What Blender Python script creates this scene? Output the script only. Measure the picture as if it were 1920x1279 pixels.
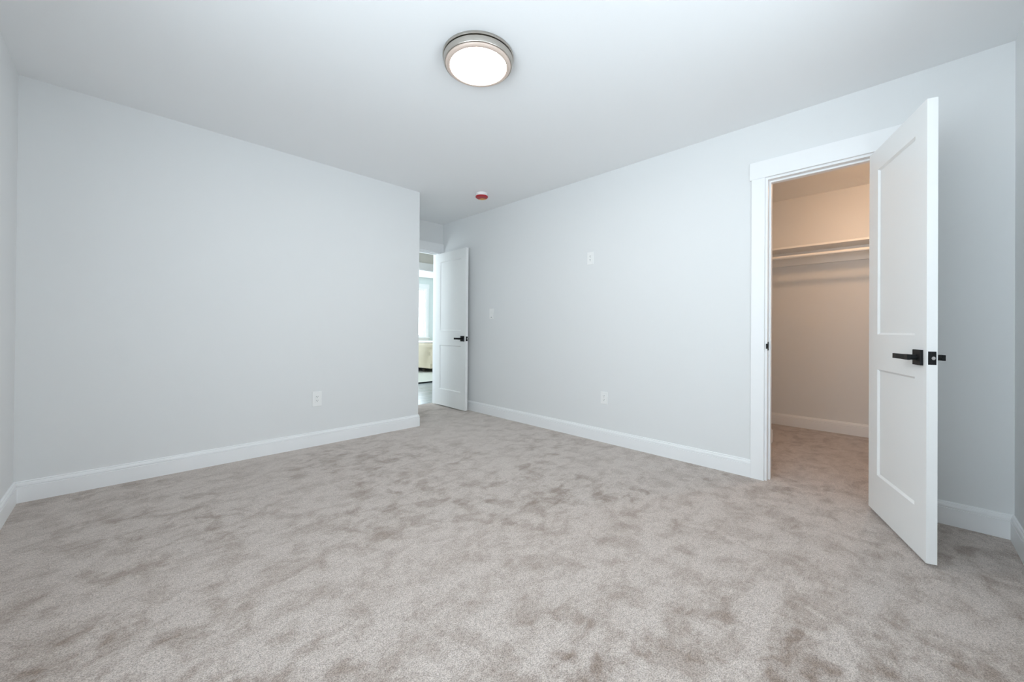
import bpy, bmesh, math, random
from mathutils import Vector, Matrix, noise

random.seed(4)
for o in list(bpy.data.objects):
    bpy.data.objects.remove(o)
S = bpy.context.scene
COL = S.collection
R = math.radians

# ------------------------------------------------------------------ camera
F_PX, CY, YAW, PITCH, ROLL, CAM_H = 727.69, 616.82, R(45.0434), R(0.2422), R(0.4173), 1.0024
fw = Vector((math.cos(YAW) * math.cos(PITCH), math.sin(YAW) * math.cos(PITCH), math.sin(PITCH)))
rt = Vector((math.sin(YAW), -math.cos(YAW), 0))
up = rt.cross(fw)
rt2 = rt * math.cos(ROLL) + up * math.sin(ROLL)
up2 = up * math.cos(ROLL) - rt * math.sin(ROLL)
cd = bpy.data.cameras.new('camera')
cd.sensor_fit = 'HORIZONTAL'
cd.sensor_width = 36
cd.lens = 36 * F_PX / 1920
cd.shift_y = (CY - 639.5) / 1920
cd.clip_start = 0.02
cam = bpy.data.objects.new('camera', cd)
COL.objects.link(cam)
cam.matrix_world = Matrix(((rt2.x, up2.x, -fw.x, 0), (rt2.y, up2.y, -fw.y, 0), (rt2.z, up2.z, -fw.z, CAM_H), (0, 0, 0, 1)))
S.camera = cam

# ------------------------------------------------------------------ sky, exposure
SKY = 10.0
W = bpy.data.worlds.new('sky')
S.world = W
W.use_nodes = True
nt = W.node_tree
nt.nodes.clear()
wo = nt.nodes.new('ShaderNodeOutputWorld')
bg = nt.nodes.new('ShaderNodeBackground')
tc = nt.nodes.new('ShaderNodeTexCoord')
sx = nt.nodes.new('ShaderNodeSeparateXYZ')
rp = nt.nodes.new('ShaderNodeValToRGB')
mr = nt.nodes.new('ShaderNodeMapRange')
mr.inputs[1].default_value = -1
mr.inputs[2].default_value = 1
nt.links.new(tc.outputs['Generated'], sx.inputs[0])
nt.links.new(sx.outputs['Z'], mr.inputs[0])
nt.links.new(mr.outputs[0], rp.inputs[0])
rp.color_ramp.elements[0].position = 0.40
rp.color_ramp.elements[0].color = (0.92, 1.02, 1.12, 1)
rp.color_ramp.elements[1].position = 0.60
rp.color_ramp.elements[1].color = (0.61, 0.69, 0.765, 1)
nt.links.new(rp.outputs[0], bg.inputs[0])
bg.inputs[1].default_value = SKY
nt.links.new(bg.outputs[0], wo.inputs[0])

S.view_settings.view_transform = 'Standard'
S.view_settings.look = 'None'
S.view_settings.gamma = 1
S.view_settings.use_curve_mapping = False
S.view_settings.exposure = 0.0
S.cycles.use_denoising = True
S.cycles.max_bounces = 14
S.cycles.diffuse_bounces = 10
S.cycles.transparent_max_bounces = 12
S.cycles.caustics_reflective = False
S.cycles.caustics_refractive = False

LAMP_STRENGTH = 46.0
CLOSET_LAMP = 135.0

# ------------------------------------------------------------------ room measures (metres)
H = 2.44
XL, XB, YR, YA, XA, YE = -0.439, 3.075, -0.394, 3.5525, 2.172, 4.427
WT = 0.115                       # wall thickness
CL_J, CL_R = 0.637, 0.095        # closet jambs (y)
DR_J, DR_L = 2.998, 2.316        # entry jambs (x)
HEAD = 2.037                     # underside of head jambs
XC, YC0, YC1 = 5.064, -0.394, 2.0
SEAM = 4.553
YH, YF = 6.0, 9.3                # hall far wall, bedroom beyond: far wall
HX0, HX1, FX0, FX1 = 0.9, 5.0, 2.6, 7.4

# ------------------------------------------------------------------ materials
def mat(name, color, rough=0.6, metal=0.0, spec=0.5):
    m = bpy.data.materials.new(name)
    m.use_nodes = True
    b = m.node_tree.nodes['Principled BSDF']
    b.inputs['Base Color'].default_value = (*color, 1)
    b.inputs['Roughness'].default_value = rough
    b.inputs['Metallic'].default_value = metal
    b.inputs['Specular IOR Level'].default_value = spec
    return m

def nodes(m):
    return m.node_tree, m.node_tree.nodes['Principled BSDF']

def add_bump(m, scale, strength, dist=0.002, detail=2):
    t, b = nodes(m)
    c = t.nodes.new('ShaderNodeTexCoord')
    n = t.nodes.new('ShaderNodeTexNoise')
    n.inputs['Scale'].default_value = scale
    n.inputs['Detail'].default_value = detail
    u = t.nodes.new('ShaderNodeBump')
    u.inputs['Strength'].default_value = strength
    u.inputs['Distance'].default_value = dist
    t.links.new(c.outputs['Object'], n.inputs['Vector'])
    t.links.new(n.outputs['Fac'], u.inputs['Height'])
    t.links.new(u.outputs[0], b.inputs['Normal'])

M_WALL = mat('wall_paint_pale_grey', (0.765, 0.772, 0.772), 0.75, spec=0.3)
add_bump(M_WALL, 160, 0.12, 0.0008)
M_CEIL = mat('ceiling_paint_white', (0.86, 0.865, 0.87), 0.85, spec=0.2)
add_bump(M_CEIL, 120, 0.1, 0.0008)
M_TRIM = mat('white_trim_paint', (0.86, 0.865, 0.87), 0.38)
add_bump(M_TRIM, 60, 0.03, 0.0005)
M_DOOR = mat('white_door_paint', (0.83, 0.835, 0.83), 0.42)
add_bump(M_DOOR, 90, 0.03, 0.0005)
M_BLACK = mat('matte_black_metal', (0.006, 0.007, 0.008), 0.5, 0.0, 0.25)
M_CHROME = mat('chrome', (0.8, 0.8, 0.8), 0.15, 1.0)
M_PLASTIC = mat('white_plastic', (0.86, 0.86, 0.85), 0.35)
M_SLOT = mat('dark_slot', (0.10, 0.10, 0.10), 0.6)
M_SHELF = mat('white_melamine', (0.90, 0.885, 0.86), 0.45)
M_HALLWALL = mat('hall_wall_paint', (0.66, 0.64, 0.59), 0.75, spec=0.3)
M_FARWALL = mat('pale_green_wall_paint', (0.70, 0.76, 0.75), 0.75, spec=0.3)
M_RED = mat('red_plastic_cover', (0.42, 0.012, 0.02), 0.4)
M_AMBER = mat('amber_label', (0.75, 0.36, 0.06), 0.5)
M_COMF = mat('cream_comforter', (0.70, 0.62, 0.49), 0.9, spec=0.1)
add_bump(M_COMF, 220, 0.25, 0.002)
M_SHEET = mat('white_sheet', (0.85, 0.85, 0.85), 0.9, spec=0.1)
M_RUG = mat('ivory_rug', (0.66, 0.66, 0.60), 0.95, spec=0.05)
add_bump(M_RUG, 300, 0.5, 0.004)
M_RUGEDGE = mat('dark_rug_binding', (0.05, 0.055, 0.055), 0.9, spec=0.05)
M_DARKWOOD = mat('dark_bed_frame', (0.06, 0.045, 0.035), 0.5)

# brushed nickel with concentric streaks
M_NICKEL = mat('brushed_nickel', (0.52, 0.485, 0.44), 0.30, 1.0)
t, b = nodes(M_NICKEL)
b.inputs['Anisotropic'].default_value = 0.6
c = t.nodes.new('ShaderNodeTexCoord')
mp = t.nodes.new('ShaderNodeMapping')
mp.inputs['Scale'].default_value = (1, 1, 400)
n = t.nodes.new('ShaderNodeTexNoise')
n.inputs['Scale'].default_value = 3
u = t.nodes.new('ShaderNodeBump')
u.inputs['Strength'].default_value = 0.08
u.inputs['Distance'].default_value = 0.001
t.links.new(c.outputs['Object'], mp.inputs[0])
t.links.new(mp.outputs[0], n.inputs['Vector'])
t.links.new(n.outputs['Fac'], u.inputs['Height'])
t.links.new(u.outputs[0], b.inputs['Normal'])

# carpet: pile laid in different directions by feet and vacuum, plus fibre grain
M_CARPET = mat('grey_beige_carpet', (0.5, 0.47, 0.45), 0.95, spec=0.05)
t, b = nodes(M_CARPET)
L = t.links.new
c = t.nodes.new('ShaderNodeTexCoord')

def cnoise(scale, detail, dist=0.0, rough=0.5, stretch=None, rot=0.0):
    n = t.nodes.new('ShaderNodeTexNoise')
    n.inputs['Scale'].default_value = scale
    n.inputs['Detail'].default_value = detail
    n.inputs['Distortion'].default_value = dist
    n.inputs['Roughness'].default_value = rough
    if stretch:
        m = t.nodes.new('ShaderNodeMapping')
        m.inputs['Scale'].default_value = stretch
        m.inputs['Rotation'].default_value = (0, 0, rot)
        L(c.outputs['Object'], m.inputs[0])
        L(m.outputs[0], n.inputs['Vector'])
    else:
        L(c.outputs['Object'], n.inputs['Vector'])
    return n.outputs['Fac']

def remap(v, a, b_, lo=0.0, hi=1.0):
    m = t.nodes.new('ShaderNodeMapRange')
    m.interpolation_type = 'SMOOTHSTEP'
    for i, q in enumerate((a, b_, lo, hi)):
        m.inputs[i + 1].default_value = q
    L(v, m.inputs[0])
    return m.outputs[0]

def op(kind, a, b_):
    m = t.nodes.new('ShaderNodeMath')
    m.operation = kind
    for i, q in enumerate((a, b_)):
        if isinstance(q, (int, float)):
            m.inputs[i].default_value = q
        else:
            L(q, m.inputs[i])
    return m.outputs[0]

patch = remap(cnoise(7.0, 6, 0.45, 0.6), 0.46, 0.61)
patch2 = remap(cnoise(19.0, 4, 0.3, 0.6), 0.40, 0.68)
streak = remap(cnoise(7.0, 5, 0.6, 0.6, (0.8, 1.8, 1), R(-12)), 0.46, 0.63)
broad = remap(cnoise(1.1, 2, 0.3), 0.32, 0.68)
fine = cnoise(230, 2, 0, 0.7)
mid = cnoise(75, 2, 0, 0.6)
dk = op('ADD', op('ADD', op('MULTIPLY', patch, 0.50), op('MULTIPLY', patch2, 0.26)), op('MULTIPLY', streak, 0.36))
dk = op('MULTIPLY', dk, op('ADD', 0.55, op('MULTIPLY', broad, 0.5)))
mx = t.nodes.new('ShaderNodeMix')
mx.data_type = 'RGBA'
mx.inputs[6].default_value = (0.460, 0.404, 0.370, 1)
mx.inputs[7].default_value = (0.235, 0.184, 0.155, 1)
L(dk, mx.inputs[0])
g = op('ADD', op('MULTIPLY', remap(fine, 0.32, 0.68), 0.66), op('MULTIPLY', remap(mid, 0.3, 0.7), 0.22))
g = op('ADD', g, 0.55)
mm = t.nodes.new('ShaderNodeVectorMath')
mm.operation = 'SCALE'
L(mx.outputs[2], mm.inputs[0])
L(g, mm.inputs['Scale'])
L(mm.outputs[0], b.inputs['Base Color'])
b.inputs['Sheen Weight'].default_value = 0.9
b.inputs['Sheen Roughness'].default_value = 0.35
b.inputs['Sheen Tint'].default_value = (0.95, 0.88, 0.82, 1)
u = t.nodes.new('ShaderNodeBump')
u.inputs['Strength'].default_value = 0.35
u.inputs['Distance'].default_value = 0.004
L(op('ADD', fine, op('MULTIPLY', mid, 0.8)), u.inputs['Height'])
L(u.outputs[0], b.inputs['Normal'])

# grey wood planks of the hall
M_WOOD = mat('grey_wood_planks', (0.2, 0.21, 0.21), 0.24)
t, b = nodes(M_WOOD)
L = t.links.new
c = t.nodes.new('ShaderNodeTexCoord')
br = t.nodes.new('ShaderNodeTexBrick')
br.inputs['Scale'].default_value = 1.0
br.inputs['Brick Width'].default_value = 1.2
br.inputs['Row Height'].default_value = 0.14
br.inputs['Mortar Size'].default_value = 0.002
br.inputs['Color1'].default_value = (0.30, 0.34, 0.36, 1)
br.inputs['Color2'].default_value = (0.37, 0.41, 0.43, 1)
br.inputs['Mortar'].default_value = (0.08, 0.08, 0.08, 1)
mp = t.nodes.new('ShaderNodeMapping')
mp.inputs['Scale'].default_value = (1.5, 22, 1)
n = t.nodes.new('ShaderNodeTexNoise')
n.inputs['Scale'].default_value = 3
n.inputs['Detail'].default_value = 5
L(c.outputs['Object'], mp.inputs[0])
L(mp.outputs[0], n.inputs['Vector'])
L(c.outputs['Object'], br.inputs['Vector'])
mm = t.nodes.new('ShaderNodeVectorMath')
mm.operation = 'SCALE'
sc_ = t.nodes.new('ShaderNodeMath')
sc_.operation = 'ADD'
sc_.inputs[1].default_value = 0.5
L(n.outputs['Fac'], sc_.inputs[0])
L(br.outputs['Color'], mm.inputs[0])
L(sc_.outputs[0], mm.inputs['Scale'])
L(mm.outputs[0], b.inputs['Base Color'])

# window pane
M_PANE = bpy.data.materials.new('window_glass')
M_PANE.use_nodes = True
t = M_PANE.node_tree
t.nodes.clear()
o_ = t.nodes.new('ShaderNodeOutputMaterial')
tr = t.nodes.new('ShaderNodeBsdfTransparent')
tr.inputs[0].default_value = (0.97, 0.985, 0.98, 1)
gl = t.nodes.new('ShaderNodeBsdfGlossy')
gl.inputs['Roughness'].default_value = 0.03
mi = t.nodes.new('ShaderNodeMixShader')
mi.inputs[0].default_value = 0.05
t.links.new(tr.outputs[0], mi.inputs[1])
t.links.new(gl.outputs[0], mi.inputs[2])
t.links.new(mi.outputs[0], o_.inputs[0])

def emission(name, color, strength):
    m = mat(name, (0.9, 0.9, 0.9), 0.5)
    _, b = nodes(m)
    b.inputs['Emission Color'].default_value = (*color, 1)
    b.inputs['Emission Strength'].default_value = strength
    return m
M_GLOW = emission('lit_diffuser', (1.0, 0.96, 0.90), LAMP_STRENGTH)
M_RIM = mat('frosted_diffuser_rim', (0.62, 0.50, 0.43), 0.4)
M_CLOSETGLOW = emission('lit_closet_diffuser', (1.0, 0.60, 0.33), CLOSET_LAMP)

# ------------------------------------------------------------------ mesh helpers
def new():
    return bmesh.new()

def quad(bm, *pts):
    return bm.faces.new([bm.verts.new(p) for p in pts])

def box(bm, x0, x1, y0, y1, z0, z1):
    v = [bm.verts.new((x, y, z)) for x in (x0, x1) for y in (y0, y1) for z in (z0, z1)]
    for f in ((0, 1, 3, 2), (4, 6, 7, 5), (0, 4, 5, 1), (2, 3, 7, 6), (0, 2, 6, 4), (1, 5, 7, 3)):
        bm.faces.new([v[i] for i in f])

def lathe(bm, prof, segs=64, c=(0, 0, 0)):
    rings = []
    for r, z in prof:
        if r < 1e-6:
            rings.append([bm.verts.new((c[0], c[1], c[2] + z))])
        else:
            rings.append([bm.verts.new((c[0] + r * math.cos(2 * math.pi * k / segs), c[1] + r * math.sin(2 * math.pi * k / segs), c[2] + z)) for k in range(segs)])
    for a, b_ in zip(rings, rings[1:]):
        for k in range(segs):
            k2 = (k + 1) % segs
            if len(a) == 1 and len(b_) == 1:
                continue
            if len(a) == 1:
                bm.faces.new((a[0], b_[k], b_[k2]))
            elif len(b_) == 1:
                bm.faces.new((a[k], b_[0], a[k2]))
            else:
                bm.faces.new((a[k], b_[k], b_[k2], a[k2]))

def tube(bm, p, q, r, segs=24):
    p, q = Vector(p), Vector(q)
    d = (q - p).normalized()
    a = d.orthogonal().normalized()
    e = d.cross(a)
    r0 = [bm.verts.new(p + (a * math.cos(2 * math.pi * k / segs) + e * math.sin(2 * math.pi * k / segs)) * r) for k in range(segs)]
    r1 = [bm.verts.new(v.co + (q - p)) for v in r0]
    for k in range(segs):
        bm.faces.new((r0[k], r0[(k + 1) % segs], r1[(k + 1) % segs], r1[k]))
    bm.faces.new(r0[::-1])
    bm.faces.new(r1)

def make(name, bm, m, parent=None, bevel=0.0, smooth=False, segs=2):
    bmesh.ops.recalc_face_normals(bm, faces=bm.faces)
    me = bpy.data.meshes.new(name)
    bm.to_mesh(me)
    bm.free()
    me.materials.append(m)
    if smooth:
        for p in me.polygons:
            p.use_smooth = True
        try:
            me.set_sharp_from_angle(angle=R(35))
        except Exception:
            pass
    o = bpy.data.objects.new(name, me)
    COL.objects.link(o)
    if bevel:
        md = o.modifiers.new('bevel', 'BEVEL')
        md.width = bevel
        md.segments = segs
        md.limit_method = 'ANGLE'
        md.angle_limit = R(40)
    if parent:
        o.parent = parent
    return o

def tag(o, label=None, cat=None, group=None, kind=None):
    if label: o['label'] = label
    if cat: o['category'] = cat
    if group: o['group'] = group
    if kind: o['kind'] = kind
    return o

def empty(name, loc=(0, 0, 0), rz=0.0):
    o = bpy.data.objects.new(name, None)
    o.empty_display_size = 0.1
    COL.objects.link(o)
    o.location = loc
    o.rotation_euler = (0, 0, rz)
    return o

def struct(name, bm, m, label, cat, bevel=0.0, smooth=False):
    return tag(make(name, bm, m, None, bevel, smooth), label, cat, kind='structure')

def wall_x(bm, y0, y1, x0, x1, holes=(), z1=H):
    """wall running along x, thickness y0..y1; holes = (xa, xb, za, zb)"""
    xs = x0
    for xa, xb, za, zb in sorted(holes):
        box(bm, xs, xa, y0, y1, 0, z1)
        if za > 0: box(bm, xa, xb, y0, y1, 0, za)
        box(bm, xa, xb, y0, y1, zb, z1)
        xs = xb
    box(bm, xs, x1, y0, y1, 0, z1)

def wall_y(bm, x0, x1, y0, y1, holes=(), z1=H):
    ys = y0
    for ya, yb, za, zb in sorted(holes):
        box(bm, x0, x1, ys, ya, 0, z1)
        if za > 0: box(bm, x0, x1, ya, yb, 0, za)
        box(bm, x0, x1, ya, yb, zb, z1)
        ys = yb
    box(bm, x0, x1, ys, y1, 0, z1)

# ------------------------------------------------------------------ shell of the bedroom
JT = 0.018                      # jamb board thickness
W1 = (-0.22, 1.40, 0.75, 2.08)   # unseen window, added in the near left wall to light the bedroom (y range)
W2 = (0.90, 1.65, 0.75, 2.08)   # unseen second window, added to brighten ceiling and door edge (x range)

bm = new()
box(bm, XL - WT, XB + WT / 2, YR - WT, YA + WT / 2, -0.1, 0)
box(bm, XA - WT / 2, XB + WT / 2, YA + WT / 2, SEAM, -0.1, 0)
box(bm, XB + WT / 2, XC + WT, YC0 - WT, YC1 + WT, -0.1, 0)
struct('floor', bm, M_CARPET, 'grey beige mottled cut pile carpet covering the bedroom and closet floor', 'carpet')

bm = new()
box(bm, XL - WT, XB + WT / 2, YR - WT, YE + WT / 2, H, H + 0.1)
struct('ceiling', bm, M_CEIL, 'smooth white bedroom ceiling', 'ceiling')

bm = new()
wall_x(bm, YA, YA + WT, XL - WT, XA)
struct('wall_left', bm, M_WALL, 'wide blank pale grey wall at left with one low outlet', 'wall')
bm = new()
wall_y(bm, XA - WT, XA, YA + WT, YE)
struct('wall_alcove', bm, M_WALL, 'short grey return wall of the entry alcove behind the left wall corner', 'wall')
bm = new()
wall_x(bm, YE, YE + WT, XA - WT, XB, [(DR_L - JT, DR_J + JT, 0, HEAD + JT)])
struct('wall_far', bm, M_WALL, 'narrow grey wall over the far entry door', 'wall')
bm = new()
wall_y(bm, XB, XB + WT, YR, YE + WT, [(CL_R - JT, CL_J + JT, 0, HEAD + JT)])
struct('wall_right', bm, M_WALL, 'long pale grey wall at right holding the closet doorway', 'wall')
bm = new()
wall_y(bm, XL - WT, XL, YR - WT, YA, [W1])
struct('wall_near_left', bm, M_WALL, 'sliver of grey wall at the left edge of the picture', 'wall')
bm = new()
wall_x(bm, YR - WT, YR, XL, XB + WT, [W2])
struct('wall_near_right', bm, M_WALL, 'sliver of grey wall at the right edge of the picture', 'wall')

# ------------------------------------------------------------------ closet shell
SX, SY = 4.200, 0.839           # free corner of the stub wall
bm = new()
wall_y(bm, XC, XC + WT, YC0 - WT, YC1 + WT)
struct('wall_closet_back', bm, M_WALL, 'closet back wall behind the shelf, warm in lamp light', 'wall')
bm = new()
wall_x(bm, YC0 - WT, YC0, XB + WT, XC)
struct('wall_closet_right', bm, M_WALL, 'closet side wall hidden behind the open closet door', 'wall')
bm = new()
wall_x(bm, SY, SY + WT, XB + WT, SX)
struct('wall_closet_stub', bm, M_WALL, 'short closet partition just inside the left door jamb', 'wall')
bm = new()
wall_x(bm, YC1, YC1 + WT, SX - WT, XC)
struct('wall_closet_left', bm, M_WALL, 'far left end wall of the closet', 'wall')
bm = new()
wall_y(bm, SX - WT, SX, SY + WT, YC1)
struct('wall_closet_recess', bm, M_WALL, 'closet recess wall behind the short partition', 'wall')
bm = new()
box(bm, XB + WT / 2, XC + WT, YC0 - WT, YC1 + WT, H, H + 0.1)
struct('ceiling_closet', bm, M_CEIL, 'closet ceiling glowing beige in the lamp light', 'ceiling')

# ------------------------------------------------------------------ hall and the bedroom beyond
W3 = (4.10, 5.90, 0.80, 2.15)   # visible window (x range), far wall
W4 = (4.68, 5.87, 0.30, 2.25)   # hall end window (y range)
W5 = (6.30, 8.00, 0.60, 2.20)     # unseen side window, added to brighten the room beyond (y range)
HO = (3.42, 4.24)               # opening in the hall's far wall
HHEAD = 2.06
bm = new()
box(bm, HX0 - WT, FX1 + WT, SEAM, YF + WT, -0.1, 0)
struct('floor_hall', bm, M_WOOD, 'grey wood plank floor of the hall beyond the far door', 'floor')
bm = new()
box(bm, HX0 - WT, FX1 + WT, YE + WT / 2, YF + WT, H, H + 0.1)
struct('ceiling_hall', bm, M_CEIL, 'white ceiling of the hall and room beyond', 'ceiling')
bm = new()
wall_x(bm, YE, YE + WT, HX0 - WT, XA - WT)
box(bm, XB + WT, HX1 + WT, YE, YE + WT, 0, H)
struct('wall_hall_near', bm, M_HALLWALL, 'hall wall backing onto the bedroom', 'wall')
bm = new()
wall_x(bm, YH, YH + WT, HX0 - WT, FX1 + WT, [(HO[0] - JT, HO[1] + JT, 0, HHEAD + JT)])
struct('wall_hall_far', bm, M_HALLWALL, 'beige hall wall above the second doorway, seen past the far door', 'wall')
bm = new()
wall_y(bm, HX0 - WT, HX0, YE + WT, YH, [W4])
struct('wall_hall_left', bm, M_HALLWALL, 'end wall of the hall with its window', 'wall')
bm = new()
wall_y(bm, HX1, HX1 + WT, YE + WT, YH)
struct('wall_hall_right', bm, M_HALLWALL, 'right end wall of the hall', 'wall')
bm = new()
wall_x(bm, YF, YF + WT, FX0 - WT, FX1 + WT, [W3])
struct('wall_room_far', bm, M_FARWALL, 'pale green wall around the bright window of the room beyond', 'wall')
bm = new()
wall_y(bm, FX0 - WT, FX0, YH + WT, YF, [W5])
struct('wall_room_left', bm, M_FARWALL, 'left wall of the room beyond', 'wall')
bm = new()
wall_y(bm, FX1, FX1 + WT, YH + WT, YF)
struct('wall_room_right', bm, M_FARWALL, 'right wall of the room beyond', 'wall')

# ------------------------------------------------------------------ windows
def window(idx, axis, face, inward, rng, label, double=True):
    """axis 'x': wall runs along x with inner face y=face; inward = +1/-1 into the room"""
    a0, a1, z0, z1 = rng
    w = empty('window_%d' % idx, ((a0 + a1) / 2, face, z0) if axis == 'x' else (face, (a0 + a1) / 2, z0))
    tag(w, label, 'window', kind='structure')
    def bx(bm, u0, u1, d0, d1, zz0, zz1):      # u along the wall, d into the room (negative = into the wall)
        if axis == 'x':
            y0, y1 = sorted((inward * d0, inward * d1))
            box(bm, u0 - (a0 + a1) / 2, u1 - (a0 + a1) / 2, y0, y1, zz0 - z0, zz1 - z0)
        else:
            x0, x1 = sorted((inward * d0, inward * d1))
            box(bm, x0, x1, u0 - (a0 + a1) / 2, u1 - (a0 + a1) / 2, zz0 - z0, zz1 - z0)
    bm = new()                                   # frame lining the opening
    for u0, u1, q0, q1 in ((a0, a0 + .03, z0, z1), (a1 - .03, a1, z0, z1), (a0 + .03, a1 - .03, z0, z0 + .03), (a0 + .03, a1 - .03, z1 - .03, z1)):
        bx(bm, u0, u1, -WT, 0, q0, q1)
    make('frame', bm, M_TRIM, w, .002)
    zm = (z0 + z1) / 2
    for q0, q1, d in (((z0 + .03, zm + .02, -.06), (zm - .02, z1 - .03, -.095)) if double else ((z0 + .03, z1 - .03, -.06),)):
        bm = new()
        s = .035
        for u0, u1, r0, r1 in ((a0 + .03, a0 + .03 + s, q0, q1), (a1 - .03 - s, a1 - .03, q0, q1), (a0 + .03 + s, a1 - .03 - s, q0, q0 + s), (a0 + .03 + s, a1 - .03 - s, q1 - s, q1)):
            bx(bm, u0, u1, d, d + .03, r0, r1)
        sash = make('sash', bm, M_TRIM, w, .002)
        bm = new()
        bx(bm, a0 + .03 + s, a1 - .03 - s, d + .013, d + .017, q0 + s, q1 - s)
        make('pane', bm, M_PANE, sash)
    c_ = .09
    bm = new(); bx(bm, a0 - c_ - .012, a1 + c_ + .012, 0, .022, z1, z1 + .115); make('head_casing', bm, M_TRIM, w, .002)
    for u0, u1 in ((a0 - c_, a0), (a1, a1 + c_)):
        bm = new(); bx(bm, u0, u1, 0, .018, z0, z1); make('side_casing', bm, M_TRIM, w, .002)
    bm = new(); bx(bm, a0 - c_ - .02, a1 + c_ + .02, -.03, .05, z0 - .028, z0); make('sill', bm, M_TRIM, w, .003)
    bm = new(); bx(bm, a0 - c_, a1 + c_, 0, .016, z0 - .028 - .085, z0 - .028); make('apron', bm, M_TRIM, w, .002)
    # sky portal in the opening: guides sampling of the daylight, gives off nothing of its own
    ld = bpy.data.lights.new('window_portal', 'AREA')
    ld.shape = 'RECTANGLE'
    ld.size = a1 - a0
    ld.size_y = z1 - z0
    ld.cycles.is_portal = True
    lo = bpy.data.objects.new('window_portal', ld)
    COL.objects.link(lo)
    d_ = -inward * (WT + .01)
    nrm = Vector((0, inward, 0)) if axis == 'x' else Vector((inward, 0, 0))
    lo.location = ((a0 + a1) / 2, face + d_, (z0 + z1) / 2) if axis == 'x' else (face + d_, (a0 + a1) / 2, (z0 + z1) / 2)
    lo.rotation_euler = (-nrm).to_track_quat('Z', 'Y').to_euler()
    return w

window(1, 'y', XL, 1, W1, 'unseen white framed window added as a light source in the wall at the left of the camera')
window(2, 'x', YR, 1, W2, 'unseen white framed window added as a light source in the wall at the right of the camera')
window(3, 'x', YF, -1, W3, 'bright white window above the bed in the room beyond', double=False)
window(4, 'y', HX0, 1, W4, 'window at the left end of the hall')
window(5, 'y', FX0, 1, W5, 'unseen side window added to brighten the room beyond')

# ------------------------------------------------------------------ baseboards
BB = [(0, 0), (.014, 0), (.014, .0880), (.0085, .0895), (.0085, .0925), (.0130, .0945), (.0130, .100), (.0112, .1075),
      (.0082, .1110), (.0048, .1120), (.0048, .1140), (.0076, .1155), (.0064, .1190), (.0040, .1208), (0, .1208)]

def sweep(bm, path, i0, i1, prof=BB):
    """profile swept along path segments i0..i1, mitred at the path's corners; the room lies to the left"""
    P = [Vector((*p, 0)) for p in path]
    n_ = []
    for a, b_ in zip(P, P[1:]):
        d = (b_ - a).normalized()
        n_.append(Vector((-d.y, d.x, 0)))
    rings = []
    for k in range(i0, i1 + 2):
        if k == 0: off = n_[0]
        elif k == len(P) - 1: off = n_[-1]
        else:
            s_ = n_[k - 1] + n_[k]
            off = s_ / (1 + n_[k - 1].dot(n_[k]))
        rings.append([bm.verts.new((P[k].x + off.x * q, P[k].y + off.y * q, z)) for q, z in prof])
    for a, b_ in zip(rings, rings[1:]):
        for k in range(len(prof)):
            k2 = (k + 1) % len(prof)
            bm.faces.new((a[k], a[k2], b_[k2], b_[k]))
    bm.faces.new(rings[0])
    bm.faces.new(rings[-1][::-1])

def baseboard(name, path, i0, i1, label):
    bm = new()
    sweep(bm, path, i0, i1)
    return struct(name, bm, M_TRIM, label, 'baseboard')

CAS = 0.079                      # casing width
REV = 0.014                      # reveal
c0, c1 = CL_R - REV - CAS, CL_J + REV + CAS
baseboard('baseboard_right', [(XB, c1), (XB, YE)], 0, 0, 'white baseboard along the right wall between the two doors')
path = [(XA, YE), (XA, YA), (XL, YA), (XL, YR), (XB, YR), (XB, c0)]
baseboard('baseboard_alcove', path, 0, 0, 'white baseboard around the corner in the entry alcove')
baseboard('baseboard_left', path, 1, 1, 'long white baseboard along the blank left wall')
baseboard('baseboard_near_left', path, 2, 2, 'white baseboard at the left edge of the picture')
baseboard('baseboard_near_right', path, 3, 3, 'white baseboard at the right edge of the picture')
baseboard('baseboard_corner', path, 4, 4, 'short white baseboard behind the open closet door')
path = [(XB + WT, SY), (SX, SY), (SX, YC1), (XC, YC1), (XC, YC0), (XB + WT, YC0)]
path = [(p[0], p[1]) for p in path][::-1]      # walk so the closet lies to the left
baseboard('baseboard_closet_back', path, 1, 1, 'white baseboard along the closet back wall under the shelf')
baseboard('baseboard_closet_right', path, 0, 0, 'closet baseboard behind the open door')
baseboard('baseboard_closet_left', path, 2, 3, 'closet baseboard in the left recess')
baseboard('baseboard_closet_stub', path, 4, 4, 'short baseboard end just inside the closet door jamb')

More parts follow.
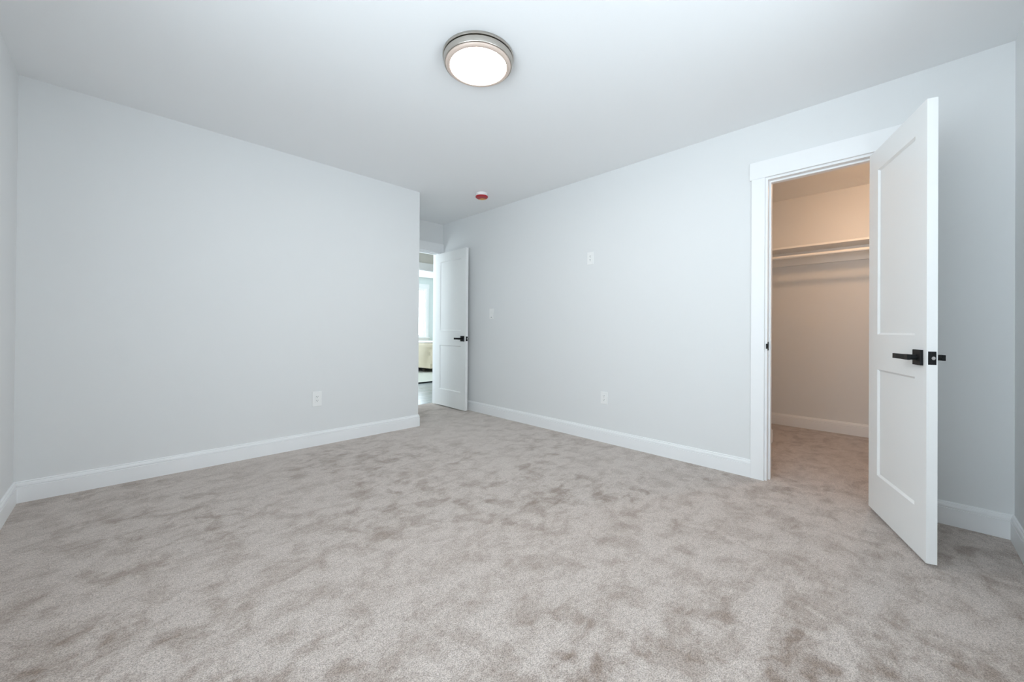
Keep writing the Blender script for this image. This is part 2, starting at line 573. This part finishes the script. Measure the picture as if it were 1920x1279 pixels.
# ------------------------------------------------------------------ door casings and jambs
def doorway(idx, axis, face, a0, a1, head, label, depth=WT, inward=-1, stop=True, back=False, clip=None, casw=CAS):
    """axis 'y': wall runs along y, room face x=face, room toward inward; a0..a1 clear opening"""
    w = tag(empty('trim_%d' % idx, (face, (a0 + a1) / 2, 0) if axis == 'y' else ((a0 + a1) / 2, face, 0)), label, 'door frame', kind='structure')
    mid_ = (a0 + a1) / 2
    def bx(bm, u0, u1, d0, d1, z0, z1):        # d measured from the face into the room
        e0, e1 = sorted((inward * d0, inward * d1))
        if axis == 'y': box(bm, e0, e1, u0 - mid_, u1 - mid_, z0, z1)
        else: box(bm, u0 - mid_, u1 - mid_, e0, e1, z0, z1)
    bm = new()
    bx(bm, a0 - JT, a0, -depth - .001, .001, 0, head)
    bx(bm, a1, a1 + JT, -depth - .001, .001, 0, head)
    bx(bm, a0 - JT, a1 + JT, -depth - .001, .001, head, head + JT)
    make('jamb', bm, M_TRIM, w, .001)
    if stop:
        bm = new()
        t_ = .011
        bx(bm, a0, a0 + t_, -.075, -.040, 0, head - t_)
        bx(bm, a1 - t_, a1, -.075, -.040, 0, head - t_)
        bx(bm, a0, a1, -.075, -.040, head - t_, head)
        make('door_stop', bm, M_TRIM, w, .001)
    sides = [(0, 1)] + ([(-depth, -1)] if back else [])
    for base, sg in sides:
        lo_, hi_ = a0 - REV - casw, a1 + REV + casw
        if clip and sg == 1: lo_, hi_ = max(lo_, clip[0]), min(hi_, clip[1])
        for u0, u1 in ((lo_, a0 - REV), (a1 + REV, hi_)):
            bm = new(); bx(bm, u0, u1, base, base + sg * .018, 0, head + REV); make('side_casing', bm, M_TRIM, w, .0015)
        l2, h2 = lo_ - .011, hi_ + .011
        if clip and sg == 1: l2, h2 = max(l2, clip[0]), min(h2, clip[1])
        bm = new(); bx(bm, l2, h2, base, base + sg * .021, head + REV, head + REV + .117); make('head_casing', bm, M_TRIM, w, .0015)
    return w, bx

cl_frame, bx = doorway(1, 'y', XB, CL_R, CL_J, HEAD, 'white casing around the closet doorway at right')
bm = new()                                        # strike plate with its curved lip
bx(bm, CL_J - .0015, CL_J, -.036, -.008, .880, .938)
n0 = 6
for k in range(n0):
    a_, b_ = k / n0, (k + 1) / n0
    bx(bm, CL_J - .0015 + .006 * a_ * a_, CL_J + .006 * b_ * b_ , -.008 + .016 * a_, -.008 + .016 * b_, .892, .926)
make('strike_plate', bm, M_BLACK, cl_frame)
doorway(2, 'x', YE, DR_L, DR_J, HEAD, 'white casing over the far entry door in the alcove', clip=(XA + .001, XB - .001))
doorway(3, 'x', YH, HO[0], HO[1], HHEAD, 'cream casing of the second doorway across the hall', stop=False, back=True)

# ------------------------------------------------------------------ two panel doors
DTH = 0.035
def shaker_door(idx, width, zb, zt, loc, rz, label):
    """hinge edge at s=0, local +x toward the free edge; local -y is the visible face at y=0, the other face at y=+DTH"""
    d = tag(empty('door_%d' % idx, loc, rz), label, 'door', kind='structure')
    st, sr = 0.113, width - 0.100 if width < .65 else width - 0.113
    sr = width - .100
    zs = [zb, .227, .806, .995, 1.899, zt]
    ss = [0, st, sr, width]
    dep, cham = .009, .010
    bm = new()
    for side in (0, 1):
        y0 = 0 if side == 0 else DTH
        yi = dep if side == 0 else DTH - dep
        V = {}
        def vert(s, z, y):
            k = (round(s, 5), round(z, 5), round(y, 5))
            if k not in V: V[k] = bm.verts.new((s, y, z))
            return V[k]
        for i in range(3):
            for j in range(5):
                s0, s1, z0, z1 = ss[i], ss[i + 1], zs[j], zs[j + 1]
                o4 = [vert(s0, z0, y0), vert(s1, z0, y0), vert(s1, z1, y0), vert(s0, z1, y0)]
                if i == 1 and j in (1, 3):
                    i4 = [vert(s0 + cham, z0 + cham, yi), vert(s1 - cham, z0 + cham, yi), vert(s1 - cham, z1 - cham, yi), vert(s0 + cham, z1 - cham, yi)]
                    for k in range(4):
                        bm.faces.new((o4[k], o4[(k + 1) % 4], i4[(k + 1) % 4], i4[k]))
                else:
                    bm.faces.new(o4)
    bmesh.ops.remove_doubles(bm, verts=bm.verts, dist=1e-6)
    for (a, b_) in (((0, zb), (width, zb)), ((0, zt), (width, zt)), ((0, zb), (0, zt)), ((width, zb), (width, zt))):
        quad(bm, (a[0], 0, a[1]), (b_[0], 0, b_[1]), (b_[0], DTH, b_[1]), (a[0], DTH, a[1]))
    make('rail_and_stile_frame', bm, M_DOOR, d)
    for j in (1, 3):
        bm = new()
        box(bm, ss[1] + cham - .001, ss[2] - cham + .001, dep + .0005, DTH - dep - .0005, zs[j] + cham - .001, zs[j + 1] - cham + .001)
        make('panel', bm, M_DOOR, d)
    # lever handles on both faces
    hz_, hs = .897, width - .060
    for sg, y0 in ((-1, 0), (1, DTH)):
        h = empty('handle')
        h.parent = d
        h.location = (hs, y0, hz_)
        bm = new(); box(bm, -.034, .034, min(0, sg * .011), max(0, sg * .011), -.034, .034)
        make('rose', bm, M_BLACK, h, .0015)
        bm = new(); tube(bm, (0, sg * .009, 0), (0, sg * .040, 0), .012)
        make('spindle', bm, M_BLACK, h, smooth=True)
        bm = new()                                  # lever, gently bent, running toward the hinge side
        pts = [(.013, .034, .045), (-.018, .034, .045), (-.045, .038, .047), (-.085, .041, .050), (-.118, .041, .050)]
        rings = []
        for q, (x, yi, yo) in enumerate(pts):
            hh = .0125 if q < 2 else .0115
            rings.append([bm.verts.new((x, sg * yi, -hh)), bm.verts.new((x, sg * yo, -hh)), bm.verts.new((x, sg * yo, hh)), bm.verts.new((x, sg * yi, hh))])
        for a, b_ in zip(rings, rings[1:]):
            for k in range(4):
                bm.faces.new((a[k], a[(k + 1) % 4], b_[(k + 1) % 4], b_[k]))
        bm.faces.new(rings[0]); bm.faces.new(rings[-1][::-1])
        make('lever', bm, M_BLACK, h, .001)
    # latch plate with bolt in the free edge
    bm = new(); box(bm, width - .001, width + .0015, .0045, .0305, hz_ - .0285, hz_ + .0285)
    lp = make('latch_plate', bm, M_BLACK, d, .0005)
    bm = new()
    rr = 18
    ring0 = [bm.verts.new((width + .001, .0175 + .0075 * math.cos(2 * math.pi * k / rr), hz_ + .0075 * math.sin(2 * math.pi * k / rr))) for k in range(rr)]
    ring1 = [bm.verts.new((width + .012 + .0035 * math.cos(2 * math.pi * k / rr) * -1, v.co.y, v.co.z)) for k, v in enumerate(ring0)]
    for k in range(rr):
        bm.faces.new((ring0[k], ring0[(k + 1) % rr], ring1[(k + 1) % rr], ring1[k]))
    bm.faces.new(ring1)
    tag(make('latch_bolt', bm, M_CHROME, lp, smooth=True), 'chrome spring latch')
    for z in (hz_ - .021, hz_ + .021):
        bm = new(); tube(bm, (width + .001, .0175, z), (width + .0022, .0175, z), .004, 16)
        make('screw', bm, M_BLACK, lp)
    # three hinges on the far face, knuckle at the pin
    for z in (.22, 1.02, 1.82):
        bm = new()
        tube(bm, (-.004, DTH + .004, z - .045), (-.004, DTH + .004, z + .045), .006, 16)
        box(bm, -.003, 0, .004, DTH + .004, z - .045, z + .045)
        make('hinge', bm, M_BLACK, d, smooth=True)
    return d

# closet door: visible face from its hinge corner to its free corner on plan
f0, f1 = Vector((3.022, 0.128)), Vector((2.442, -0.079))
e_ = f1 - f0
shaker_door(2, e_.length, .0165, 2.0155, (f0.x, f0.y, 0), math.atan2(e_.y, e_.x), 'white two panel closet door swung wide open at right')
f0, f1 = Vector((2.962, 4.432)), Vector((2.949, 3.755))
e_ = f1 - f0
shaker_door(1, e_.length, .0165, 2.0155, (f0.x, f0.y, 0), math.atan2(e_.y, e_.x), 'white two panel entry door standing open in the far alcove')

# ------------------------------------------------------------------ ceiling lamp
LX, LY = 1.307, 1.574
lamp = tag(empty('ceiling_lamp', (LX, LY, H)), 'round flush ceiling lamp, lit, with brushed nickel rings', 'ceiling light')
bm = new()
lathe(bm, [(0, 0), (.185, 0), (.186, -.002), (.186, -.011), (.184, -.0130), (.1800, -.0133), (.1710, -.0135), (.1700, -.0168), (0, -.0168)], 96)
make('base_pan', bm, M_NICKEL, lamp, smooth=True)
bm = new()
lathe(bm, [(.160, -.0165), (.1800, -.0168), (.1815, -.019), (.1790, -.042), (.1770, -.0455), (.1735, -.0470), (.1715, -.0450), (.1700, -.030), (.160, -.0225)], 96)
make('trim_band', bm, M_NICKEL, lamp, smooth=True)
bm = new()
lathe(bm, [(.1715, -.0440), (.1705, -.0490), (.1670, -.0530), (.1600, -.0560), (.1520, -.0565), (.1480, -.0550), (.1470, -.0520), (.160, -.040)], 96)
make('diffuser_rim', bm, M_RIM, lamp, smooth=True)
bm = new()
lathe(bm, [(.1475, -.0515), (.1472, -.0525), (.120, -.0535), (.080, -.0540), (.040, -.0542), (0, -.0543)], 96)
make('diffuser', bm, M_GLOW, lamp, smooth=True)

# ------------------------------------------------------------------ smoke alarm
al = tag(empty('smoke_alarm', (2.645, 3.113, H)), 'small white smoke alarm with red dust cover on ceiling near the alcove', 'smoke alarm')
bm = new()
lathe(bm, [(0, 0), (.060, 0), (.062, -.003), (.062, -.012), (.058, -.020), (.055, -.034), (0, -.034)], 48)
make('body', bm, M_PLASTIC, al, smooth=True)
bm = new()
lathe(bm, [(.0552, -.030), (.0640, -.031), (.0655, -.034), (.0640, -.042), (.0580, -.047), (.030, -.0485), (0, -.0485)], 48)
cv = make('dust_cover', bm, M_RED, al, smooth=True)
bm = new()
qa = math.atan2(3.113, 2.645)
seg = []
for k in range(13):
    a_ = qa - R(52) + R(104) * k / 12 - R(12)
    seg.append(((.0585 * math.cos(a_), .0585 * math.sin(a_), -.0484), (.006 * math.cos(a_), .006 * math.sin(a_), -.0497)))
for a, b_ in zip(seg, seg[1:]):
    quad(bm, a[0], b_[0], b_[1], a[1])
for a, b_ in zip(seg, seg[1:]):
    p0, p1 = Vector(a[0]), Vector(b_[0])
    quad(bm, p0, p1, (p1.x * 1.113, p1.y * 1.113, -.0395), (p0.x * 1.113, p0.y * 1.113, -.0395))
tag(make('warning_label', bm, M_AMBER, cv), 'amber warning label')

# ------------------------------------------------------------------ outlets and switch
def plate_frame(loc, rz, name, label, cat):
    """local x along the wall, local -y out of the wall"""
    return tag(empty(name, loc, rz), label, cat)

def outlet(loc, rz, label, pw, ph, cat='outlet'):
    o = plate_frame(loc, rz, 'wall_outlet', label, cat)
    bm = new(); box(bm, -pw / 2, pw / 2, -.0055, 0, -ph / 2, ph / 2); make('cover_plate', bm, M_PLASTIC, o, .002)
    bm = new(); box(bm, -.0165, .0165, -.0075, -.005, -.0335, .0335); make('receptacle', bm, M_PLASTIC, o, .001)
    for z in (.0165, -.0165):
        bm = new()
        for s in (-1, 1):
            box(bm, s * .0062 - .0011, s * .0062 + .0011, -.0079, -.0070, z + .001, z + .0085)
        tube(bm, (0, -.0070, z - .0060), (0, -.0079, z - .0060), .0028, 14)
        tag(make('socket_slots', bm, M_SLOT, o), 'dark slots')
    return o

outlet((1.178, YA, .402), 0, 'white duplex outlet low on the left wall', .077, .127)
outlet((XB, 1.892, .399), R(-90), 'white duplex outlet low on the right wall', .070, .110)
outlet((XB, 2.047, 1.681), R(-90), 'white duplex outlet high on the right wall', .068, .116)
sw = plate_frame((XB, 3.421, 1.199), R(-90), 'light_switch', 'white rocker light switch on the right wall beside the entry door', 'light switch')
bm = new(); box(bm, -.037, .037, -.0055, 0, -.060, .060); make('cover_plate', bm, M_PLASTIC, sw, .002)
bm = new()
quad(bm, (-.0165, -.0072, .0335), (.0165, -.0072, .0335), (.0165, -.0058, 0), (-.0165, -.0058, 0))
quad(bm, (-.0165, -.0058, 0), (.0165, -.0058, 0), (.0165, -.0100, -.0335), (-.0165, -.0100, -.0335))
quad(bm, (-.0165, -.0100, -.0335), (.0165, -.0100, -.0335), (.0165, -.005, -.0335), (-.0165, -.005, -.0335))
for s in (-.0165, .0165):
    f = bm.faces.new([bm.verts.new(q) for q in ((s, -.0072, .0335), (s, -.0058, 0), (s, -.0100, -.0335), (s, -.005, -.0335), (s, -.005, .0335))])
make('rocker', bm, M_PLASTIC, sw)
bm = new(); box(bm, -.008, .008, -.0066, -.005, -.044, -.039); tag(make('dimmer_slot', bm, M_SLOT, sw), 'dark slot')

# ------------------------------------------------------------------ closet shelf, rod and lamp
shelf = tag(empty('closet_shelf', (XC, (YC0 + YC1) / 2, 1.857)), 'long white shelf board across the closet back wall', 'shelf')
hl = (YC1 - YC0) / 2
bm = new(); box(bm, -.292, 0, -hl, hl, 0, .019); make('shelf_board', bm, M_SHELF, shelf, .001)
bm = new(); box(bm, -.018, 0, -hl, hl, -.140, 0); make('cleat', bm, M_SHELF, shelf, .001)
rod = tag(empty('closet_rod', (XC - .278, (YC0 + YC1) / 2, 1.772)), 'white round hanging rod under the closet shelf', 'closet rod')
bm = new(); tube(bm, (0, -hl + .002, 0), (0, hl - .002, 0), .0165, 32); make('pole', bm, M_SHELF, rod, smooth=True)
for s in (-1, 1):
    bm = new(); tube(bm, (0, s * hl, 0), (0, s * (hl - .012), 0), .028, 32); make('rod_socket', bm, M_SHELF, rod, smooth=True)
cl = tag(empty('closet_lamp', (4.06, .12, H)), 'warm lit closet ceiling lamp hidden behind the open door', 'ceiling light')
bm = new(); lathe(bm, [(0, 0), (.075, 0), (.078, -.004), (.074, -.022), (.060, -.026), (0, -.026)], 48); make('base', bm, M_NICKEL, cl, smooth=True)
bm = new(); lathe(bm, [(.066, -.024), (.068, -.040), (.056, -.062), (.030, -.074), (0, -.077)], 48); make('diffuser', bm, M_CLOSETGLOW, cl, smooth=True)

# ------------------------------------------------------------------ bed and rug in the room beyond
rug = tag(empty('area_rug', (5.6, 7.7, 0)), 'ivory area rug with dark edge under the bed in the room beyond', 'rug')
rx0, rx1, ry0, ry1 = -2.0, 1.6, -1.38, 1.5
bm = new(); box(bm, rx0 + .01, rx1 - .01, ry0 + .01, ry1 - .01, 0, .022); make('pile', bm, M_RUG, rug, .004)
bm = new()
for q in ((rx0, rx1, ry0, ry0 + .035), (rx0, rx1, ry1 - .035, ry1), (rx0, rx0 + .035, ry0 + .035, ry1 - .035), (rx1 - .035, rx1, ry0 + .035, ry1 - .035)):
    box(bm, *q, 0, .0235)
tag(make('binding', bm, M_RUGEDGE, rug, .003), 'dark edge binding')

bx0, bx1, by0, by1 = 4.80, 6.85, 7.74, 9.16
bed = tag(empty('bed', ((bx0 + bx1) / 2, (by0 + by1) / 2, .0235)), 'bed with cream comforter and white top under the far window', 'bed')
hw, hd = (bx1 - bx0) / 2, (by1 - by0) / 2
bm = new()
box(bm, -hw + .12, hw - .12, -hd + .10, hd - .10, .15, .30)
make('frame', bm, M_DARKWOOD, bed, .005)
for sx_ in (-1, 1):
    for sy_ in (-1, 1):
        bm = new(); cxx, cyy = sx_ * (hw - .18), sy_ * (hd - .16); box(bm, cxx - .03, cxx + .03, cyy - .03, cyy + .03, 0, .15); make('leg', bm, M_DARKWOOD, bed, .004)
bm = new(); box(bm, -hw + .12, hw - .12, -hd + .10, hd - .10, .30, .62); make('mattress', bm, M_SHEET, bed, .05, segs=5)
# comforter: draped over the top and down three sides with soft vertical folds
bm = new()
NU, NV = 150, 60
rows = []
drop, rad = .56, .09
top = .665
for j in range(NV + 1):
    t_ = j / NV                                     # 0 at the middle of the top, 1 at the hem
    ring = []
    for i in range(NU):
        a_ = 2 * math.pi * i / NU
        cx_, sy_ = math.cos(a_), math.sin(a_)
        p_ = 7.0
        rr = (abs(cx_) ** p_ + abs(sy_) ** p_) ** (-1 / p_)
        ux, uy = rr * cx_, rr * sy_
        nx, ny = cx_, sy_
        if t_ < .4:
            f_ = t_ / .4
            x, y, z = ux * (hw - rad + .03) * f_, uy * (hd - rad + .03) * f_, top
            z += .012 * noise.noise((x * 4, y * 4, 1.7))
        elif t_ < .55:
            g_ = (t_ - .4) / .15 * math.pi / 2
            x = ux * (hw - rad + .03) + ux * rad * math.sin(g_)
            y = uy * (hd - rad + .03) + uy * rad * math.sin(g_)
            z = top - rad * (1 - math.cos(g_)) + .012 * noise.noise((x * 4, y * 4, 1.7))
        else:
            g_ = (t_ - .55) / .45
            hem = drop + .03 * math.sin(a_ * 3 + .6) + .035 * noise.noise((ux * 3, uy * 3, .3))
            fold = (.075 * noise.noise((ux * hw * 7, uy * hd * 7, g_ * .8)) + .032 * math.sin(ux * hw * 26 + uy * hd * 19 + 3 * g_)) * g_ ** .6
            fl = .03 * g_
            x = ux * (hw + .03) + ux * (fold + fl)
            y = uy * (hd + .03) + uy * (fold + fl)
            z = top - rad - g_ * (hem - rad)
        ring.append(bm.verts.new((x, y, max(z, .03))))
    rows.append(ring)
for a, b_ in zip(rows[1:], rows[2:]):
    for k in range(NU):
        bm.faces.new((a[k], a[(k + 1) % NU], b_[(k + 1) % NU], b_[k]))
bm.faces.new(rows[1])
for v in rows[0]:
    bm.verts.remove(v)
cf = make('comforter', bm, M_COMF, bed, smooth=True)
sd = cf.modifiers.new('thickness', 'SOLIDIFY')
sd.thickness = .012
sd.offset = -1
bm = new(); box(bm, -hw + .16, hw - .16, -hd + .14, hd - .14, .672, .690); make('folded_sheet', bm, M_SHEET, bed, .008)
